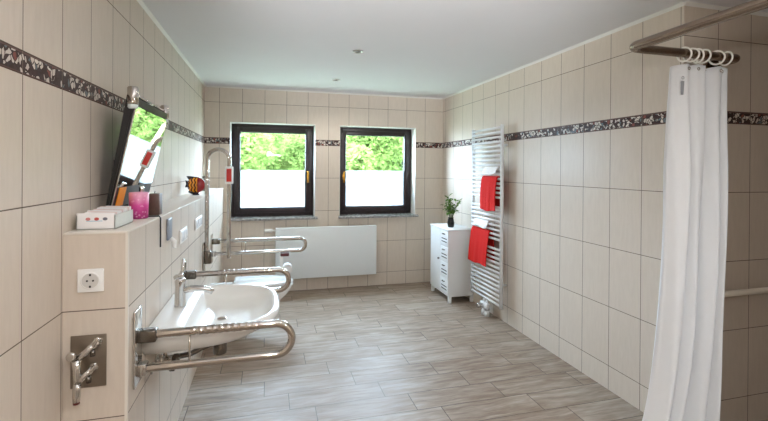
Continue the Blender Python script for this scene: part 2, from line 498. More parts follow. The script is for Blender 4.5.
# windows
def window(n, x0, x1, handle_x, hinge_right):
    e = bpy.data.objects.new('window_%d' % n, None); COL.objects.link(e); e['kind'] = 'structure'; e['_o'] = (0, 0, 0)
    yr = .17
    z0, z1 = WZ0+.01, WZ1
    def frame(m, a0, a1, b0, b1, w, ya, yb, bev=.004):
        m.box(a0, a0+w, ya, yb, b0, b1, bev); m.box(a1-w, a1, ya, yb, b0, b1, bev)
        m.box(a0+w-.001, a1-w+.001, ya, yb, b0, b0+w, bev); m.box(a0+w-.001, a1-w+.001, ya, yb, b1-w, b1, bev)
    m = MB(); frame(m, x0+.001, x1-.001, z0, z1-.001, .062, yr, yr+.07); m.build('frame', M['winframe'], e)
    a0, a1, b0, b1 = x0+.045, x1-.045, z0+.045, z1-.045
    m = MB(); frame(m, a0, a1, b0, b1, .058, yr-.022, yr+.045, .006); sash = m.build('sash', M['winframe'], e)
    m = MB(); frame(m, a0+.056, a1-.056, b0+.056, b1-.056, .006, yr-.005, yr+.03, 0); m.build('gasket', M['gasket'], sash)
    gx0, gx1, gz0, gz1 = a0+.06, a1-.06, b0+.06, b1-.06
    MB().box(gx0-.004, gx1+.004, yr+.010, yr+.016, gz0-.004, gz1+.004).build('pane', M['pane'], e)
    MB().poly([(gx0-.002, yr+.008, gz0-.002), (gx1+.002, yr+.008, gz0-.002), (gx1+.002, yr+.008, 1.436), (gx0-.002, yr+.008, 1.436)]).build('frosted_film', M['film'], e)
    m = MB(); hz = 1.36
    m.box(handle_x-.013, handle_x+.013, yr-.030, yr-.021, hz-.035, hz+.035, .003)
    m.cyl((handle_x, yr-.03, hz+.012), (handle_x, yr-.06, hz+.012), .008)
    m.box(handle_x-.010, handle_x+.010, yr-.066, yr-.05, hz-.075, hz+.065, .005)
    m.build('handle', M['brass'], e, label='brass window handle')
    # white reveal lining
    m = MB(); th = .004
    m.box(x0, x0+th, .001, yr-.001, WZ0+.012, z1); m.box(x1-th, x1, .001, yr-.001, WZ0+.012, z1); m.box(x0, x1, .001, yr-.001, z1-th, z1)
    m.build('reveal', M['reveal'], e)
    MB().box(x0+.005, x1-.005, -.001, yr-.001, WZ0+.001, WZ0+.012).box(x0-.012, x1+.03, -.045, -.001, WZ0-.016, WZ0+.012, .003).build('windowsill', M['marble'], e, label='grey marble windowsill')
window(1, *WIN[0], WIN[0][1]-.075, True)
window(2, *WIN[1], WIN[1][0]+.075, False)

# ------------------------------------------------------------------ ceiling spots
def spot(loc, label):
    t = thing('ceiling_spot', label, 'ceiling spot', loc, 'recessed ceiling spots')
    x, y, z = loc
    MB().lathe([(.044, -.0005), (.044, -.006), (.036, -.010), (.028, -.010), (.028, -.0005)], loc).build('trim_ring', M['chrome'], t)
    MB().lathe([(.0275, -.0006), (.0275, -.005), (.015, -.008)], loc).build('lens', M['darkslot'], t)
    return t
s0 = spot((1.378, -1.886, H), 'small recessed ceiling spot nearer the viewer, farther from the windows')
dup(s0, (1.378, -.753, H), 'small recessed ceiling spot closer to the window wall')
dup(s0, (1.378, -3.02, H), 'added unseen ceiling spot, third from the window wall, above the washbasin')  # this spot and the next are unseen, added to carry fill light
dup(s0, (1.378, -4.15, H), 'added unseen ceiling spot nearest the viewer, fourth from the window wall')

# ------------------------------------------------------------------ grab rails
def rail_path(x0, x1, zt, zb):
    r = (zt-zb)/2; cx = x1-r
    p = seg((x0, 0, zt), (cx, 0, zt), 130)
    p += arc((cx, 0, (zt+zb)/2), r, PI/2, -PI/2, (1, 0, 0), (0, 0, 1), 20)
    p += seg((cx, 0, zb), (x0, 0, zb), 40)[1:] + [V((x0, 0, zb))]
    return p
def grab_rail(label, y, x1, zt, zb, pz0, pz1, bracex, tubemat='rail_chrome'):
    t = thing('grab_rail', label, 'grab rail', (LX, y, pz0), 'fold-down grab rails')
    MB().box(LX+.001, LX+.009, y-.048, y+.048, pz0, pz1, .003).build('wall_plate', M['chrome'], t)
    m = MB().box(LX+.008, LX+.075, y-.024, y+.024, zt-.026, zt+.022, .006)
    m.build('hinge_bracket', M['darkmetal'], t, label='dark hinge bracket')
    MB().box(LX+.008, LX+.040, y-.022, y+.022, zb-.024, zb+.024, .005).build('lower_bracket', M['chrome'], t)
    path = [V((p.x, y, p.z)) for p in rail_path(LX+.03, x1, zt, zb)]
    def rad(p):
        if p.z > zt-.002 and LX+.2 < p.x < x1-.13: return .0164+.0015*max(0, math.cos(2*PI*(p.x-LX)/.026))
        return .0164
    MB().tube(path, [rad(p) for p in path], 16).build('tube', M[tubemat], t)
    MB().cyl((bracex, y, zb+.012), (bracex, y, zt-.012), .0045, seg=8).build('brace', M['steel'], t)
    return t
grab_rail('chrome U-shaped grab rail left of the washbasin, nearest the wall socket', -3.325, .803, .806, .674, .615, .912, .399)
grab_rail('chrome U-shaped grab rail on the far side of the washbasin, behind the tap', -2.37, .832, .812, .680, .63, .88, .45)
far = grab_rail('chrome U-shaped grab rail folded down beyond the toilet, in front of the radiator', -1.05, 1.05, .795, .68, .60, .86, .50)

def upright_rail():
    y = -1.54
    t = thing('grab_rail', 'chrome grab rail folded straight up in front of the window with a red tag', 'grab rail', (LX, y, .6))
    MB().box(LX+.001, LX+.009, y-.055, y+.055, .60, .87, .003).build('wall_plate', M['chrome'], t)
    MB().box(LX+.008, LX+.060, y-.032, y+.032, .70, .80, .008).build('hinge_bracket', M['darkmetal'], t, label='dark hinge bracket')
    a, b, zt = LX+.024, .396, 1.612
    r = (b-a)/2
    p = seg((a, y, .72), (a, y, zt-r), 150) + arc(((a+b)/2, y, zt-r), r, PI, 0, (1, 0, 0), (0, 0, 1), 20) + seg((b, y, zt-r), (b, y, .735), 40)[1:] + [V((b, y, .735))]
    rl = [.0164+.0015*max(0, math.cos(2*PI*q.z/.034)) if abs(q.x-a) < .002 and .98 < q.z < 1.45 else .0164 for q in p]
    MB().tube(p, rl, 16).build('tube', M['rail_chrome'], t)
    m = MB(); zc = 1.405
    m.use(M['plastic']).box(b-.030, b+.030, y-.022, y+.018, zc-.07, zc+.07, .006)
    g = m.build('tag', None, t, label='white tag with a red field')
    MB().box(b-.019, b+.019, y-.0245, y-.0215, zc-.052, zc+.052, .001).build('red_field', M['red'], g)
upright_rail()

# toilet roll holder hung under the end of the far rail
def roll_holder():
    y = -1.05
    t = thing('toilet_roll_holder', 'white toilet roll holder with dark red cap hanging under the far grab rail', 'toilet roll holder', (.86, y, .46))
    MB().box(.815, .895, y-.03, y+.03, .633, .66, .006).build('cap', M['darkred'], t, label='dark red cap')
    m = MB().box(.812, .838, y-.028, y+.028, .48, .632, .004)
    m.build('bracket', M['plastic'], t)
    MB().lathe([(.018, -.05), (.042, -.05), (.042, .05), (.018, .05)], (.882, y, .515), 'y', 24).build('paper_roll', M['whitetowel'], t)
roll_holder()

# ------------------------------------------------------------------ washbasin
def basin():
    yc, dz = -2.885, -.017
    t = thing('washbasin', 'wide white porcelain washbasin between two chrome grab rails', 'washbasin', (LX, yc, .6))
    def ring(xb, dep, hw, z, n=3.2, N=40, yo=0.):
        pts = []
        for k in range(N+1):
            a = -PI/2 + PI*k/N
            c, s = math.cos(a), math.sin(a)
            pts.append((xb+dep*abs(c)**(2/n), yc+yo+hw*math.copysign(abs(s)**(2/n), s), z+dz))
        for k in range(1, 8): pts.append((xb, yc+yo+hw*(1-2*k/8), z+dz))
        return pts
    B = LX+.002
    rings = [ring(B, .18, .16, .668), ring(B, .22, .20, .670), ring(B, .34, .290, .684), ring(B, .45, .345, .708), ring(B, .525, .373, .742), ring(B, .552, .384, .768),
             ring(B, .556, .387, .784), ring(B, .548, .382, .794), ring(B+.004, .536, .372, .797),
             ring(B+.135, .388, .348, .794, 3.), ring(B+.145, .370, .332, .782, 3.), ring(B+.155, .340, .300, .756, 2.8), ring(B+.175, .29, .25, .730, 2.5), ring(B+.20, .20, .15, .718, 2.2), ring(B+.24, .06, .03, .714, 2.)]
    MB().loft(rings).build('bowl', M['porcelain'], t)
    MB().lathe([(.024, 0), (.024, .004), (.018, .006)], (B+.27, yc, .714+dz)).build('drain', M['chrome'], t)
basin()
def faucet():
    x, y, z = .285, -2.90, .7805
    t = thing('faucet', 'chrome single-lever mixer tap standing on the washbasin', 'faucet', (x, y, z))
    MB().lathe([(.027, 0), (.027, .006), (.026, .012), (.024, .10), (.026, .125), (.0255, .135), (.019, .142)], (x, y, z)).build('body', M['chrome'], t)
    p = [(x+.01, y, z+.078), (x+.05, y, z+.085), (x+.10, y, z+.082), (x+.135, y, z+.072), (x+.15, y, z+.060)]
    MB().tube(p, [.018, .017, .015, .0145, .014], 16).build('spout', M['chrome'], t)
    m = MB().obox((x-.006, y, z+.150), V((.94, 0, .34)), V((0, 1, 0)), V((-.34, 0, .94)), .045, .038, .022, .006)
    m.tube([(x, y, z+.152), (x+.010, y, z+.175), (x+.014, y, z+.235)], [.012, .0085, .007], 12)
    m.build('lever', M['chrome'], t)
faucet()
def drain():
    yc = -2.84
    t = thing('basin_trap', 'dark pipe trap hanging under the washbasin', 'waste trap', (.45, yc, .49))
    MB().lathe([(.032, 0), (.034, .01), (.034, .075), (.020, .085), (.018, .138)], (.465, yc, .507)).build('trap_body', M['darkmetal'], t)
    MB().tube([(.44, yc-.01, .570), (.42, yc-.02, .565), (.33, yc-.06, .54), (.24, yc-.06, .53), (LX+.002, yc-.06, .53)], .013, 12).build('waste_pipe', M['darkmetal'], t)
    MB().lathe([(.03, 0), (.03, .006)], (LX+.001, yc-.06, .53), 'x').build('wall_rosette', M['chrome'], t)
drain()
def angle_valve(y, label):
    z = .575
    t = thing('angle_valve', label, 'angle valve', (LX, y, z), 'angle valves under the washbasin')
    MB().lathe([(.026, .001), (.026, .006), (.011, .01), (.011, .055), (.014, .056), (.014, .075)], (LX, y, z), 'x', 18).build('body', M['chrome'], t)
    MB().lathe([(.020, .0), (.022, .004), (.022, .02), (.012, .026)], (LX+.075, y, z), 'x', 12).build('handle', M['darkmetal'], t)
    MB().tube([(LX+.045, y, z+.012), (LX+.040, y, z+.03), (LX+.036, y+.01, z+.050)], .006, 8).build('supply_hose', M['steel'], t)
    return t
v0 = angle_valve(-3.02, 'chrome angle valve under the washbasin, nearer the waste pipe')
dup(v0, (LX, -3.10, .575), 'chrome angle valve under the washbasin, nearer the near grab rail plate')

# ------------------------------------------------------------------ toilet
def toilet():
    yc = -1.275
    t = thing('toilet', 'white wall-hung toilet with its lid down between two grab rails', 'toilet', (LX, yc, .1))
    def ring(xb, x1, hw, z, n=2.4, N=36):
        pts = []
        dep = x1-xb
        for k in range(N+1):
            a = -PI/2+PI*k/N; c, s = math.cos(a), math.sin(a)
            xx = xb+dep*abs(c)**(2/n)
            pts.append((xx, yc+hw*math.copysign(abs(s)**(2/3.0), s), z))
        for k in range(1, 6): pts.append((xb, yc+hw*(1-2*k/6), z))
        return pts
    B = LX+.002
    MB().loft([ring(B, .52, .11, .11), ring(B, .62, .13, .15), ring(B, .76, .155, .25), ring(B, .87, .178, .35), ring(B, .905, .185, .40), ring(B, .912, .186, .425)]).build('bowl', M['porcelain'], t)
    MB().loft([ring(B+.22, .918, .187, .427), ring(B+.22, .922, .19, .432), ring(B+.22, .920, .189, .446), ring(B+.22, .912, .184, .449)]).build('seat', M['seatplastic'], t)
    MB().loft([ring(B+.21, .918, .187, .451), ring(B+.21, .922, .19, .456), ring(B+.21, .918, .188, .468), ring(B+.23, .88, .17, .476)]).build('lid', M['seatplastic'], t)
    for d in (-.065, .065): MB().cyl((B+.205, yc+d-.015, .447), (B+.205, yc+d+.015, .447), .012).build('hinge', M['chrome'], t)
toilet()

# ------------------------------------------------------------------ things on the face of the ledge
def socket(label):
    x0, x1, z0, z1 = .048, .131, 1.018, 1.101
    y = LY-.0035; cx, cz = (x0+x1)/2, (z0+z1)/2
    t = thing('wall_socket', label, 'socket', (cx, LY, z0))
    MB().box(x0, x1, y-.008, y, z0, z1, .003).build('plate', M['plastic'], t)
    m = MB()
    m.use(M['plastic']).lathe([(.031, 0), (.031, -.0025), (.0275, -.0025)], (cx, y-.008, cz), 'y', 28)
    f = m.build('socket_ring', None, t)
    MB().lathe([(.0265, 0), (.0265, -.0026)], (cx, y-.008, cz), 'y', 28).build('well', simple('socket_shadow_grey', C(208, 206, 202), .4), t, label='grey round socket well')
    mm = MB()
    for dx in (-.0095, .0095): mm.lathe([(.0035, 0), (.0035, -.0008)], (cx+dx, y-.0106, cz), 'y', 10)
    mm.box(cx-.003, cx+.003, y-.0115, y-.0105, cz+.017, cz+.0245).box(cx-.003, cx+.003, y-.0115, y-.0105, cz-.0245, cz-.017)
    mm.build('contact', M['darkslot'], t)
socket('white wall socket on the tiled end of the ledge wall')

def valve_plate():
    x0, x1, z0, z1 = .027, .140, .676, .864
    y = LY-.0035
    t = thing('appliance_valve', 'steel recess plate with two chrome stop valves below the socket', 'water valve', (.083, LY, z0))
    MB().box(x0, x1, y-.004, y, z0, z1, .002).build('plate', simple('dark_brushed_plate', (.30, .26, .22, 1), .3, 1.0), t)
    ch = M['chrome']
    m = MB().lathe([(.016, 0), (.016, -.006), (.010, -.008), (.010, -.035)], (.112, y-.004, .838), 'y', 16)
    m.tube([(.118, y-.035, .848), (.090, y-.04, .818), (.062, y-.045, .795)], [.010, .012, .011], 12)
    m.build('valve_body', ch, t)
    m = MB().lathe([(.016, 0), (.016, -.006), (.010, -.008), (.010, -.035)], (.100, y-.004, .748), 'y', 16)
    m.tube([(.106, y-.035, .758), (.085, y-.04, .735), (.064, y-.042, .712)], [.009, .012, .010], 12)
    m.tube([(.061, y-.045, .795), (.063, y-.045, .76), (.064, y-.042, .71)], [.014, .012, .012], 12)
    m.build('mixing_body', ch, t)
    MB().lathe([(.013, -.0), (.0155, -.004), (.0155, -.014), (.011, -.018)], (.050, y-.046, .812), 'y', 16).build('knob', M['chrome'], t)
    MB().tube([(.064, y-.042, .712), (.062, y-.042, .69), (.061, y-.042, .648)], [.012, .013, .011], 14).build('outlet', ch, t)
    MB().lathe([(.0105, 0), (.0105, .010)], (.061, y-.042, .640)).build('outlet_washer', M['darkred'], t)
    MB().obox((.112, y-.044, .760), V((.7, 0, .7)), V((0, 1, 0)), V((-.7, 0, .7)), .030, .012, .010, .003).build('lever', ch, t)
    MB().obox((.120, y-.044, .852), V((.5, 0, .86)), V((0, 1, 0)), V((-.86, 0, .5)), .034, .012, .012, .003).build('lever', ch, t)
    for q in ((.108, y-.036, .800), (.096, y-.036, .708)): MB().lathe([(.008, 0), (.008, .022)], q).build('hose_stub', M['darkmetal'], t)
valve_plate()

def plate_row(y0, y1, z0, z1, n, name, label, cat):
    t = thing(name, label, cat, (LX, (y0+y1)/2, z0))
    MB().box(LX+.001, LX+.010, y0, y1, z0, z1, .003).build('plate', M['plastic'], t)
    for k in range(n):
        a = lerp(y0, y1, (k+.12)/n); b = lerp(y0, y1, (k+.88)/n)
        MB().box(LX+.0095, LX+.0135, a, b, z0+.012, z1-.012, .002).build('insert', M['white_enamel'], t)
plate_row(-2.50, -2.30, 1.02, 1.10, 2, 'wall_switch', 'white double switch plate on the ledge wall above the washbasin', 'switch')
plate_row(-1.98, -1.69, 1.025, 1.105, 3, 'wall_switch', 'white triple switch plate on the ledge wall nearest the folded-up rail', 'switch')
def dispenser():
    y0, y1 = -2.83, -2.74
    t = thing('soap_dispenser', 'blue-grey soap dispenser on the ledge wall beside the hanging black cord', 'soap dispenser', (LX, -2.785, 1.08))
    MB().box(LX+.001, LX+.012, y0, y1, 1.095, 1.205, .005).build('body', M['bluegrey'], t)
    MB().tube([(LX+.012, -2.785, 1.10), (LX+.03, -2.785, 1.085), (LX+.032, -2.785, 1.05)], [.012, .012, .008], 12).build('nozzle', M['plastic'], t)
dispenser()

# ------------------------------------------------------------------ tilting mirror with lamps
def mirror():
    y0, y1 = -3.150, -2.575
    xb, zb, xt, zt = .050, 1.292, .150, 1.765
    t = thing('tilting_mirror', 'tilted black-framed mirror with two chrome lamps, standing on the ledge', 'mirror', (xb, (y0+y1)/2, LZ))
    d = V((xt-xb, 0, zt-zb)); L = d.length; ez = d/L; ey = V((0, 1, 0)); ex = ey.cross(ez)
    o = V((xb, 0, zb))
    def P(y, s, off): return o + ez*s + ex*off + V((0, y, 0))
    # wedge-shaped housing, deeper at the top, held off the wall by an arm
    m = MB().prism([P(y0, 0, -.001), P(y0, L, -.001), P(y0, L+.01, -.034), P(y0, .01, -.012)], (0, y1-y0, 0))
    m.build('housing', M['blackplastic'], t)
    m = MB().box(.002, .010, -2.94, -2.78, 1.30, 1.50, .003).box(.009, .072, -2.89, -2.83, 1.46, 1.50, .004)
    m.box(.030, .060, -2.92, -2.80, LZ+.001, zb+.03, .004)
    m.build('wall_arm', M['blackplastic'], t)
    m = MB().obox(P((y0+y1)/2, L/2, .004), ex, ey, ez, .010, y1-y0, L, .002)
    m.build('frame', M['blackplastic'], t)
    s0, s1 = .092, L-.036
    MB().obox(P((y0+y1)/2, (s0+s1)/2, .0105), ex, ey, ez, .003, (y1-y0)-.012, s1-s0, 0).build('mirror_glass', M['mirror'], t)
    MB().obox(P(y0+.003, L/2, .0105), ex, ey, ez, .004, .006, L, 0).build('edge_profile', M['steel'], t)
    MB().obox(P(y0+.095, .046, .0105), ex, ey, ez, .003, .09, .084, 0).build('label', M['orange'], t, label='orange label on the lower frame')
    # lamp bar
    c = P(0, L+.012, -.012)
    bar = MB().tube([(c.x, y0+.04, c.z), (c.x, y1-.0, c.z)], .007, 10)
    bar.obox((c.x-.015, (y0+y1)/2, c.z-.004), V((1, 0, 0)), V((0, 1, 0)), V((0, 0, 1)), .045, .05, .018, .004)
    bar.build('lamp_bar', M['chrome'], t)
    for yy in (y0+.0, y1+.0):
        h = MB().lathe([(.021, 0), (.022, .01), (.022, .070), (.018, .076)], (c.x, yy, c.z-.045)).build('lamp_head', M['rail_chrome'], t)
        MB().lathe([(.015, 0), (.020, .006), (.020, .018)], (c.x, yy, c.z-.063)).build('lamp_glass', M['lampglass'], h)
    # cord over the ledge
    p = [(.03, y1-.30, LZ+.006), (.10, -2.98, LZ+.005), (LX, -2.975, LZ+.005), (LX+.007, -2.975, LZ-.004), (LX+.007, -2.975, 1.09)]
    MB().tube(p, .0035, 8).build('power_cord', M['blackplastic'], t, label='thin black cord hanging over the ledge edge')
mirror()

# ------------------------------------------------------------------ things on the ledge
def carton():
    x0, x1, y0, y1, z0, z1 = .018, .145, -3.375, -3.155, LZ+.001, LZ+.062
    t = thing('cardboard_box', 'white box with three coloured dots, at the near end of the ledge', 'box', ((x0+x1)/2, (y0+y1)/2, LZ))
    m = MB().use(M['box'])
    m.box(x0, x1, y0, y0+.003, z0, z1, .0008); m.box(x0, x1, y1-.003, y1, z0, z1-.01, .0008)
    m.use(M['cartonside']).box(x0, x0+.003, y0, y1, z0, z1-.008).box(x1-.003, x1, y0, y1, z0, z1-.008); m.box(x0, x1, y0, y1, z0, z0+.003)
    m.build('carton', None, t)
    for dx, mt, nm in ((.038, 'pinkdot', 'pink_dot'), (.066, 'reddot', 'red_dot'), (.094, 'greydot', 'grey_dot')):
        MB().lathe([(.008, 0), (.008, -.0008)], (x0+dx, y0-.0002, z1-.022), 'y', 14, sx=1., sy=.75).build(nm, M[mt], t)
    MB().box(x0+.032, x0+.085, y0-.0008, y0-.0002, z0+.030, z0+.033).build('printed_line', M['blueline'], t)
    m = MB()
    random.seed(3)
    for k in range(9):
        yy = lerp(y0+.01, y1-.012, k/8); hh = z1+.001+.006*(k/8)+random.random()*.004
        m.use(M['paperpink'] if k % 3 == 1 else M['box']).prism([(x0+.006, yy, z0+.005), (x1-.006, yy, z0+.005), (x1-.008, yy+.008, hh-.004), (x0+.01+random.random()*.02, yy+.008, hh)], (0, .006, 0))
    m.build('paper_packets', None, t)
carton()
def cup():
    c = (.132, -3.02, LZ)
    m = MB().lathe([(.034, .0005), (.038, .004), (.041, .118), (.0385, .120), (.036, .110), (.033, .012)], c, seg=32)
    tag(m.build('candle_glass', M['cup'], None, c), 'pink frosted glass tumbler in front of the mirror', 'candle glass')
cup()
def brown():
    c = (.160, -2.865, LZ)
    t = thing('candle', 'square dark brown candle right of the pink tumbler on the ledge', 'candle', c)
    x, y, z = c
    MB().box(x-.029, x+.029, y-.03, y+.03, z+.0005, z+.105, .004).build('wax', M['candle'], t)
    m = MB().cyl((x, y, z+.105), (x+.002, y, z+.118), .0015, seg=6); m.build('wick', M['blackplastic'], t)
brown()
def bottle():
    c = (.075, -2.93, LZ)
    c = (.118, -2.925, LZ)
    t = thing('glass_bottle', 'small clear glass bottle half hidden behind the pink tumbler', 'bottle', c)
    x, y, z = c
    MB().lathe([(.016, .0005), (.018, .003), (.018, .085), (.010, .098), (.008, .112)], c, seg=20).build('bottle_body', M['clear'], t)
    MB().lathe([(.010, .112), (.011, .114), (.011, .142), (.009, .145)], c, seg=18).build('cap', M['chrome'], t)
bottle()
def fish():
    c = V((.112, -1.3, LZ)); zc = LZ+.085
    t = thing('fish_figurine', 'striped orange and dark red fish figurine on the ledge by the folded-up rail', 'figurine', (c.x, c.y, zc))
    rings = []
    for i in range(17):
        u = -1+2*i/16; r = max(.004, (1-abs(u)**2.4)**.5)
        rings.append([(c.x+u*.072, c.y+.030*r*math.cos(2*PI*k/20), zc+.064*r*math.sin(2*PI*k/20)) for k in range(20)])
    MB().loft(rings).build('body', M['fish'], t)
    def fin(pts, nm, mt):
        MB().prism([(c.x+a, c.y-.004, zc+b) for a, b in pts], (0, .008, 0)).build(nm, M[mt], t)
    fin([(.062, .016), (.098, .052), (.104, .028), (.094, .0), (.070, -.006)], 'tail', 'fishtail')
    fin([(-.075, .075), (-.055, .076), (.02, .066), (.035, .05), (.0, .055), (-.05, .035), (-.062, .05)], 'dorsal_fin', 'fishfin')
    fin([(-.050, -.04), (.01, -.058), (.03, -.05), (.015, -.078), (-.03, -.078), (-.062, -.06)], 'belly_fin', 'fishfin')
    fin([(-.060, .03), (-.084, .042), (-.078, .01), (-.086, -.02), (-.06, -.02)], 'head_fin', 'fishfin')
    MB().cyl((c.x, c.y, LZ+.0005), (c.x, c.y, LZ+.012), .03, .022).build('base', M['fishfin'], t)
fish()
def candlestick():
    c = (.085, -.62, LZ); x, y, z = c
    t = thing('candlestick', 'slender dark candlestick at the far end of the ledge', 'candlestick', c)
    MB().lathe([(.035, .0005), (.034, .008), (.012, .018), (.009, .05), (.018, .06), (.009, .072), (.008, .12), (.02, .13), (.022, .145), (.012, .147)], c, seg=20).build('stand', M['darkmetal'], t)
    MB().lathe([(.010, .147), (.010, .26), (.004, .264)], c, seg=14).build('candle', M['barwhite'], t)
candlestick()

# ------------------------------------------------------------------ radiator under the windows
def radiator():
    x0, x1, z0, z1 = .785, 1.992, .166, .764
    t = thing('panel_radiator', 'white flat panel radiator on the wall under the windows', 'radiator', ((x0+x1)/2, -.05, z0))
    MB().box(x0, x1, -.106, -.092, z0, z1, .004).build('front_panel', M['radwhite'], t)
    MB().box(x0+.02, x1-.02, -.055, -.045, z0+.02, z1-.02, .003).build('rear_panel', M['radwhite'], t)
    m = MB()
    for k in range(46):
        x = lerp(x0+.03, x1-.03, k/45); m.box(x-.001, x+.001, -.092, -.055, z0+.03, z1-.03)
    m.build('convector_fins', M['radwhite'], t)
    m = MB().box(x0, x1, -.1, -.04, z1-.006, z1+.001, .002)
    m.build('top_grille', M['radwhite'], t)
    for x in (x0, x1-.003): MB().box(x, x+.003, -.1, -.04, z0+.005, z1-.003).build('side_panel', M['radwhite'], t)
    for x in (x0+.2, x1-.2): MB().box(x-.02, x+.02, -.046, -.001, z0+.1, z1-.1).build('wall_bracket', M['radwhite'], t)
    MB().lathe([(.011, -.001), (.011, -.03), (.022, -.035), (.024, -.12), (.018, -.125)], (x0, -.07, z1-.03), 'x', 18).build('thermostat', M['plastic'], t, label='white thermostat head')
radiator()

# ------------------------------------------------------------------ towel radiator on the right wall
TX = 2.815
def towel_radiator():
    ya, yb, z0, z1 = -1.625, -1.045, .155, 1.888
    t = thing('towel_rail_radiator', 'tall white ladder towel radiator on the right wall', 'towel radiator', (TX, (ya+yb)/2, z0))
    for y in (ya, yb):
        MB().tube([(TX, y, z0), (TX, y, z1)], .017, 14).build('upright', M['white_enamel'], t)
    zs = [lerp(1.862, 1.20, k/15) for k in range(16)] + [lerp(1.105, .80, k/7) for k in range(8)] + [lerp(.705, .185, k/12) for k in range(13)]
    for z in zs:
        MB().cyl((TX-.012, ya+.005, z), (TX-.012, yb-.005, z), .0115, seg=12).build('rung', M['white_enamel'], t)
    for y in (ya+.06, yb-.06):
        for z in (.36, 1.70):
            MB().cyl((TX-.005, y, z), (W-.001, y, z), .012, seg=12).build('wall_bracket', M['white_enamel'], t)
    m = MB().cyl((TX, -1.30, z0+.03), (TX, -1.30, .05), .012).cyl((TX, -1.36, z0+.03), (TX, -1.36, .05), .012)
    m.box(TX-.03, TX+.02, -1.40, -1.26, .075, .135, .012)
    vb = m.build('valve_block', M['white_enamel'], t)
    MB().lathe([(.022, 0), (.026, .01), (.026, .055), (.018, .065)], (TX-.095, -1.33, .105), 'x', 18).build('thermostat', M['chrome'], vb)
    MB().lathe([(.026, .0005), (.026, .045), (.018, .06)], (TX, -1.30, 0)).lathe([(.026, .0005), (.026, .045), (.018, .06)], (TX, -1.36, 0)).build('floor_rosette', M['white_enamel'], t)
towel_radiator()

def hang(name, label, cat, grp, mat, ya, yb, ztop, zf, zbk, xin, amp, seed, rng=.016, hem=True):
    """a towel over a rung: front layer, fold, back layer"""
    random.seed(seed); ph = random.random()*6
    xr = TX-.012
    Lf, Lb = ztop-zf, ztop-zbk; arcL = PI*rng; tot = Lf+arcL+Lb
    def fn(u, v):
        y = lerp(ya, yb, u); s = v*tot
        w = amp*(math.sin(u*9+ph)+.5*math.sin(u*21+2*ph))
        if s < Lf:
            k = 1-s/Lf; return (xr-rng-xin*k**.5-abs(w)*k, y+.012*math.sin(3*k+ph)*k, zf+s+.008*math.sin(u*7+ph)*k)
        if s < Lf+arcL:
            a = (s-Lf)/rng; return (xr-rng*math.cos(a), y, ztop+rng*math.sin(a))
        k = (s-Lf-arcL)/Lb; return (xr+rng+.012*k+.3*w*k, y-.006*k, ztop-(s-Lf-arcL)+.006*math.sin(u*6)*k)
    t = MB().sheet(fn, 26, 60).build(name, mat, None, (xr, (ya+yb)/2, zf), solid=.009, subsurf=1)
    return tag(t, label, cat, grp)
hang('towel', 'bright red towel on the upper half of the towel radiator', 'towel', 'red towels', M['redtowel'], -1.600, -1.300, 1.3766, 1.065, 1.09, .018, .006, 1, .023)
hang('towel', 'bright red towel hanging lower down the towel radiator, nearest the cabinet', 'towel', 'red towels', M['redtowel'], -1.46, -1.085, .8436, .515, .54, .026, .008, 2, .023)
zr = 1.862-(1.862-1.20)*9/15
hang('towel', 'small white towel over the rung just above the upper red towel', 'towel', 'white towels', M['whitetowel'], -1.598, -1.345, zr, 1.420, 1.418, .016, .010, 4, .024)
zr = 1.105-(1.105-.80)*4/7
hang('towel', 'small white towel over the rung just above the lower red towel', 'towel', 'white towels', M['whitetowel'], -1.43, -1.13, zr, .890, .888, .016, .010, 5, .024)

# ------------------------------------------------------------------ cabinet and plant
def cabinet():
    x0, x1, y0, y1, z1 = 2.592, 2.898, -.905, -.385, .805
    t = thing('storage_cabinet', 'narrow white cabinet with four small drawers beside the towel radiator', 'cabinet', ((x0+x1)/2, (y0+y1)/2, 0))
    m = MB().box(x0+.012, x1, y0, y1, .07, z1-.018, .002)
    for yy in (y0, y1-.03): m.box(x0+.012, x0+.045, yy, yy+.03, .001, .071).box(x1-.03, x1, yy, yy+.03, .001, .071)
    m.box(x0+.03, x1-.02, y1-.015, y1-.005, .03, .071)
    m.build('carcass', M['cabinet'], t)
    MB().box(x0-.006, x1, y0-.006, y1+.006, z1-.018, z1, .003).build('top_board', M['cabinet'], t)
    yd = y0+.215
    d = MB().box(x0, x0+.012, yd+.003, y1-.003, .085, z1-.024, .002).build('door', M['cabinet'], t)
    MB().lathe([(.008, 0), (.011, -.016), (.008, -.02)], (x0, yd+.03, .45), 'x', 14).build('knob', M['darkmetal'], d)
    n = 4; hh = (z1-.024-.085)/n
    for k in range(n):
        a = .085+k*hh
        dr = MB().box(x0, x0+.012, y0+.003, yd-.003, a+.002, a+hh-.002, .002).build('drawer', M['cabinet'], t)
        zc = a+hh*.80
        MB().tube([(x0, y0+.085, zc), (x0-.014, y0+.09, zc), (x0-.014, y0+.13, zc), (x0, y0+.135, zc)], .0055, 8).build('handle', M['darkmetal'], dr)
        m = MB()
        for q in (.28, .47): m.box(x0-.0012, x0+.001, y0+.035, yd-.035, a+hh*q, a+hh*q+.010)
        m.build('slot', M['darkslot'], dr)
cabinet()
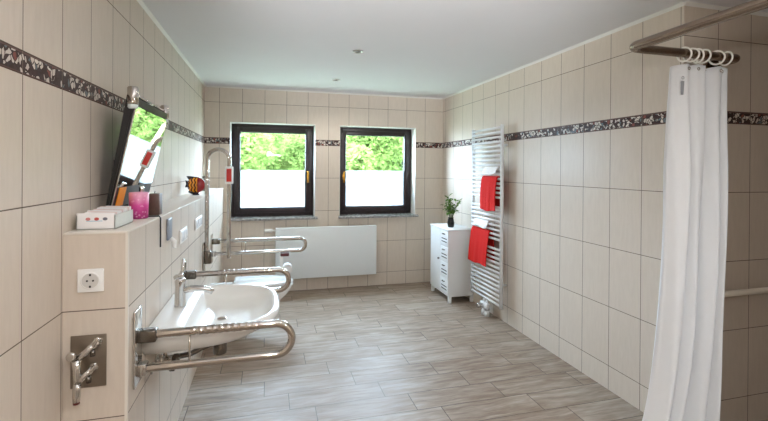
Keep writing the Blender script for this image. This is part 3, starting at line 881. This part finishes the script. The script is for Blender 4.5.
def plant():
    c = V((2.705, -.72, .8055))
    t = thing('potted_plant', 'small green bamboo-like plant in a black vase on the white cabinet', 'plant', c)
    MB().lathe([(.030, .0005), (.036, .01), (.040, .05), (.034, .085), (.030, .105), (.034, .112), (.030, .110), (.026, .09)], c, seg=24).build('vase', M['vase'], t)
    random.seed(11); stems = MB(); leaves = MB()
    for k in range(14):
        a = 2*PI*k/14+random.random()*.4; ln = .13+random.random()*.12; sp = .02+random.random()*.10
        b = c+V((.010*math.cos(a), .010*math.sin(a), .09)); tp = c+V((sp*math.cos(a), sp*math.sin(a), .10+ln))
        mid = b.lerp(tp, .5)+V((0, 0, .015))
        stems.tube([b, mid, tp], [.003, .0025, .0015], 6)
        for j in range(8):
            f = .25+.75*j/7; p = b.lerp(mid, f*2) if f < .5 else mid.lerp(tp, f*2-1)
            th = random.random()*2*PI; el = random.uniform(-.3, .9)
            d = V((math.cos(th)*math.cos(el), math.sin(th)*math.cos(el), math.sin(el))); L = random.uniform(.05, .085)
            sd = d.cross(V((0, 0, 1))).normalized()*L*.22; dn = V((0, 0, -L*.18))
            pts = [p, p+d*L*.4+sd, p+d*L*.75+sd*.7+dn*.4, p+d*L+dn, p+d*L*.75-sd*.7+dn*.4, p+d*L*.4-sd]
            leaves.poly(pts)
    stems.build('stems', M['stem'], t); lv = leaves.build('leaves', M['leafp'], t); lv['kind'] = 'stuff'
plant()

# ------------------------------------------------------------------ shower rail, rings, curtain, grab bar
RX, RY, RZ, RE = 2.378, -3.512, 2.06, 3.085
def rod():
    t = thing('shower_curtain_rail', 'angled bronze-toned steel shower curtain rail under the ceiling', 'curtain rail', (RX, RY, RZ))
    b = .055
    p = seg((RX, YF+.003, RZ), (RX, RY-b, RZ), 30) + arc((RX+b, RY-b, RZ), b, PI, PI/2, (1, 0, 0), (0, 1, 0), 10)
    p += seg((RX+b, RY, RZ), (RE-b*.6, RY, RZ), 16)[1:] + arc((RE-b*.6, RY+b*.6, RZ), b*.6, -PI/2, 0, (1, 0, 0), (0, 1, 0), 10) + [V((RE, YN-.004, RZ))]
    MB().tube(p, .0215, 18).build('tube', M['steel_rod'], t)
    MB().lathe([(.045, -.001), (.045, -.006), (.025, -.012)], (RE, YN, RZ), 'y', 24).build('wall_flange', M['steel_rod'], t)
    MB().lathe([(.045, .001), (.045, .006), (.025, .012)], (RX, YF, RZ), 'y', 24).build('wall_flange', M['steel_rod'], t)
rod()
RINGX = [2.720, 2.766, 2.806, 2.845, 2.935, 2.998]
names = ['leftmost white curtain ring on the shower rail', 'second white curtain ring from the left on the shower rail', 'third white curtain ring from the left on the shower rail',
         'fourth white curtain ring from the left, last before the gap', 'fifth white curtain ring on the shower rail, just after the gap', 'rightmost white curtain ring at the bend of the shower rail']
for k, x in enumerate(RINGX):
    m = MB()
    R = .034
    tl = .25*math.sin(k*2.1)
    m.torus((x, RY, RZ-.0068), R, .0045, (1, .15+tl, .12*math.cos(k*3)), 30, 10)
    tag(m.build('curtain_ring', M['ring'], None, (x, RY, RZ-.05)), names[k], 'curtain ring', 'curtain rings')
CX0, CX1 = 2.628, 3.018
def curtain():
    t = thing('shower_curtain', 'white cloth shower curtain gathered on the rail by the niche', 'shower curtain', (2.75, RY, .02))
    zt = RZ-.052
    def fn(u, v):
        # v 0 top, 1 bottom ; u across
        x = lerp(2.628-.030*v-.19*v**5, 3.010-.060*v-.030*v**4, u)
        amp = lerp(.026, .040, v)*(1-.15*v)
        ph = u*2*PI*3.6
        wob = .6*math.sin(u*2*PI*1.7+1.9*v+1)+.40*math.sin(u*2*PI*7.3+3.2*v)*(1-.3*v)+.25*math.sin(u*2*PI*13.1-2.5*v)*(1-.5*v)+.25*math.sin(u*7+v*11)
        y = RY + amp*(math.sin(ph+.7*v)+.55*wob)*(.45+.55*min(1, v*4)) 
        x += .018*math.cos(ph+.5)*(1-.5*v)
        sag = 0.
        if u < .27: sag = .032*(1-u/.27)**1.3
        else:
            d = min(abs(lerp(CX0, CX1, u)-rx) for rx in RINGX); sag = min(.03, d*.35)
        z = lerp(zt-sag, .025, v)
        return (x, y, z)
    c = MB().sheet(fn, 150, 60).build('cloth', M['curtain'], t, solid=.0012)
    # printed care tag and eyelets at the top
    for rx in RINGX:
        u = (rx-CX0)/(CX1-CX0); p = V(fn(u, .012)); MB().torus((p.x, p.y-.003, p.z), .007, .002, (0, 1, 0), 14, 6).build('eyelet', M['steel'], t)
    p = V(fn(.185, .05))
    MB().box(p.x-.010, p.x+.010, p.y-.006, p.y-.003, p.z-.055, p.z+.015, .001).torus((p.x, p.y-.006, p.z+.03), .007, .0015, (0, 1, 0), 14, 6).build('care_tag', M['greytag'], t, label='small grey care tag')
curtain()
def shower_bar():
    z = .787; y = YN-.055
    t = thing('shower_grab_rail', 'white horizontal grab bar on the shower wall right of the curtain', 'grab bar', (3.5, YN, z))
    MB().tube([(3.10, YN-.003, z), (3.10, y+.02, z), (3.108, y+.006, z), (3.125, y, z)] + seg((3.14, y, z), (3.95, y, z), 8) + [V((3.985, y, z)), V((3.997, y+.006, z)), V((4.004, y+.02, z)), V((4.004, YN-.003, z))], .0165, 16).build('bar', M['barwhite'], t)
    for x in (3.10, 4.004): MB().lathe([(.035, -.001), (.035, -.008), (.02, -.012)], (x, YN, z), 'y', 20).build('wall_flange', M['barwhite'], t)
shower_bar()

# ------------------------------------------------------------------ outside
struct(MB().box(-14, 18, .3, 26, -.5, -.4).build('ground', M['grass']))
def tree(name, label, c, R, hgt, n, mat, trunk_r, seed, cat='tree'):
    random.seed(seed)
    x, y = c
    t = thing(name, label, cat, (x, y, -.4), 'trees outside the windows')
    m = MB()
    cent = [(x+random.gauss(0, R*.5), y+random.gauss(0, R*.4), hgt+random.gauss(0, R*.30)) for _ in range(16)]
    for k in range(n):
        q = random.choice(cent); rr = R*.36*random.random()**.4
        d = V((random.gauss(0, 1), random.gauss(0, 1), random.gauss(0, 1))).normalized()
        p = V(q)+d*rr; a = V((random.gauss(0, 1), random.gauss(0, 1), random.gauss(0, .7))).normalized()
        b = a.cross(V((random.gauss(0, 1), random.gauss(0, 1), random.gauss(0, 1)))).normalized(); L = random.uniform(.05, .10)
        m.poly([p-a*L, p+b*L*.45-a*L*.2, p+a*L, p-b*L*.45-a*L*.2])
    m.build('crown', M[mat], t)['kind'] = 'stuff'
    tr = MB().tube([(x, y, -.4), (x+.04, y, hgt*.4), (x-.03, y, hgt*.8), (x+.02, y, hgt+R*.3)], [trunk_r*1.25, trunk_r, trunk_r*.8, trunk_r*.4], 12)
    for k in range(6):
        q = V(cent[k]); tr.tube([(x, y, hgt*.6+.1*k), V((x, y, hgt*.8)).lerp(q, .5), q], [trunk_r*.4, trunk_r*.3, trunk_r*.12], 8)
    tr.build('trunk', M['bark'], t)
tree('tree', 'pale green tree seen through the left half of the left window', (-.2, 6.0), 1.1, 2.0, 9000, 'leaf_a', .09, 1)
tree('tree', 'bright leafy tree seen through the right half of the left window', (2.0, 9.2), 1.2, 2.15, 9000, 'leaf_b', .09, 2)
tree('tree', 'tree with a pale trunk in the middle of the right window', (3.1, 5.8), 1.05, 2.1, 9000, 'leaf_a', .13, 3)
tree('tree', 'light green tree at the right edge of the right window', (5.4, 9.4), 1.25, 2.1, 9000, 'leaf_b', .09, 4)
tree('tree', 'yellow-green tree farthest from the house, behind the pale-trunked one', (3.7, 12.6), 1.2, 2.3, 9000, 'leaf_a', .09, 5)

def hedge():  # leaf bank added to cut the low sky light behind the trees
    random.seed(21)
    m = MB().box(-9, 15, 15.6, 16.6, -.4, 2.9)
    for k in range(16000):
        x = random.uniform(-9.1, 15.1); z = random.uniform(-.4, 3.0); y = 15.6-random.random()**2*.5
        if random.random() < .2: z = 2.9+random.random()*.45; y = random.uniform(15.4, 16.6)
        p = V((x, y, z)); a = V((random.gauss(0, 1), random.gauss(0, .5), random.gauss(0, 1))).normalized()
        b = a.cross(V((random.gauss(0, .4), 1, random.gauss(0, .4)))).normalized(); L = random.uniform(.08, .18)
        m.poly([p-a*L, p+b*L*.5-a*L*.2, p+a*L, p-b*L*.5-a*L*.2])
    o = m.build('hedge', M['leaf_b'], None, (3, 16, -.4)); tag(o, 'tall green hedge added far behind the trees to block low sky', 'hedge'); o['kind'] = 'stuff'
hedge()

# ------------------------------------------------------------------ light
wd = bpy.data.worlds.new('daylight'); scn.world = wd; wd.use_nodes = True
nt = wd.node_tree; nt.nodes.clear()
sky = nt.nodes.new('ShaderNodeTexSky'); sky.sky_type = 'HOSEK_WILKIE'
sky.sun_direction = V((-.3, -.6, .75)).normalized(); sky.turbidity = 6.
mixn = nt.nodes.new('ShaderNodeMix'); mixn.data_type = 'RGBA'; mixn.inputs[0].default_value = .75
mixn.inputs[7].default_value = (.62, .79, 1.0, 1)
bg = nt.nodes.new('ShaderNodeBackground'); bg.inputs[1].default_value = 98.
wo = nt.nodes.new('ShaderNodeOutputWorld')
nt.links.new(sky.outputs[0], mixn.inputs[6]); nt.links.new(mixn.outputs[2], bg.inputs[0]); nt.links.new(bg.outputs[0], wo.inputs[0])
def light(name, typ, loc, energy, col=(1, 1, 1), rot=None, **kw):
    l = bpy.data.lights.new(name, typ); l.energy = energy; l.color = col
    for k, v in kw.items(): setattr(l, k, v)
    o = bpy.data.objects.new(name, l); COL.objects.link(o); o.location = loc
    if rot: o.rotation_euler = rot
    return o
sun = light('sun', 'SUN', (0, 0, 10), 8.0, (1, .96, .88), angle=.01)
sun.rotation_euler = V((.35, .62, -.72)).to_track_quat('-Z', 'Y').to_euler()
# daylight guides at the window openings
for x0, x1 in WIN:
    p = light('window_portal', 'AREA', ((x0+x1)/2, .26, (WZ0+WZ1)/2), 1, shape='RECTANGLE', size=x1-x0, size_y=WZ1-WZ0, rot=(-PI/2, 0, 0))
    p.data.cycles.is_portal = True
# unseen fill lamp added to brighten the room from behind the viewer
def lamp(x, y, label):
    t = thing('fill_lamp', label, 'fill lamp', (x, y, H), None)
    MB().lathe([(.20, -.0005), (.205, -.01), (.205, -.04), (.19, -.045)], (x, y, H), seg=40).build('lamp_body', M['plastic'], t)
    light('fill_lamp_light', 'AREA', (x, y, H-.06), 46, (.97, .98, 1.), shape='DISK', size=.36)
lamp(2.5, -5.7, 'round white fill lamp added unseen over the near half of the room')
for yy, en in ((-.753, 30), (-1.886, 9), (-3.02, 3), (-4.15, 3)):  # fill light added at the spots, strongest towards the window wall
    light('spot_fill', 'SPOT', (1.378, yy, H-.02), en, (1, .97, .92), spot_size=2.7, spot_blend=.6, shadow_soft_size=.03)
# the photographer's flash, just above the lens
light('flash', 'POINT', (.72, -5.16, 1.80), 34, (1, .99, .97), shadow_soft_size=.035)

light('ceiling_fill', 'SPOT', (.70, -5.2, 1.78), 360, (.95, .97, 1.), rot=V((.55, 1.6, .614)).to_track_quat('-Z', 'Y').to_euler(), spot_size=1.0, spot_blend=.8, shadow_soft_size=.05)  # added fill aimed at the ceiling to brighten the room by bounce

# ------------------------------------------------------------------ camera
cam = bpy.data.cameras.new('camera'); co = bpy.data.objects.new('camera', cam); COL.objects.link(co)
f = V((.26167779, .9651522, -.00244415)).normalized()
r = V((.965135, -.26165503, .00714701)); r = (r-f*r.dot(f)).normalized(); u = r.cross(f)
m = Matrix((r, u, -f)).transposed().to_4x4(); m.translation = V((.701978, -5.18962, 1.468655))
co.matrix_world = m
cam.sensor_width = 36; cam.lens = 425.952/768*36
cam.shift_y = -(210.5-169.44)/768; cam.clip_start = .02; cam.clip_end = 200
scn.camera = co

for o in list(bpy.data.objects):
    if '_o' in o: del o['_o']
vs = scn.view_settings
scn.display_settings.display_device = 'sRGB'
vs.view_transform = 'Standard'; vs.look = 'None'; vs.exposure = 0.0; vs.gamma = 1; vs.use_curve_mapping = False
try:
    scn.cycles.use_denoising = True; scn.cycles.denoiser = 'OPENIMAGEDENOISE'
    scn.cycles.max_bounces = 10; scn.cycles.diffuse_bounces = 6; scn.cycles.transparent_max_bounces = 8
    scn.cycles.sample_clamp_indirect = 8
except Exception: pass
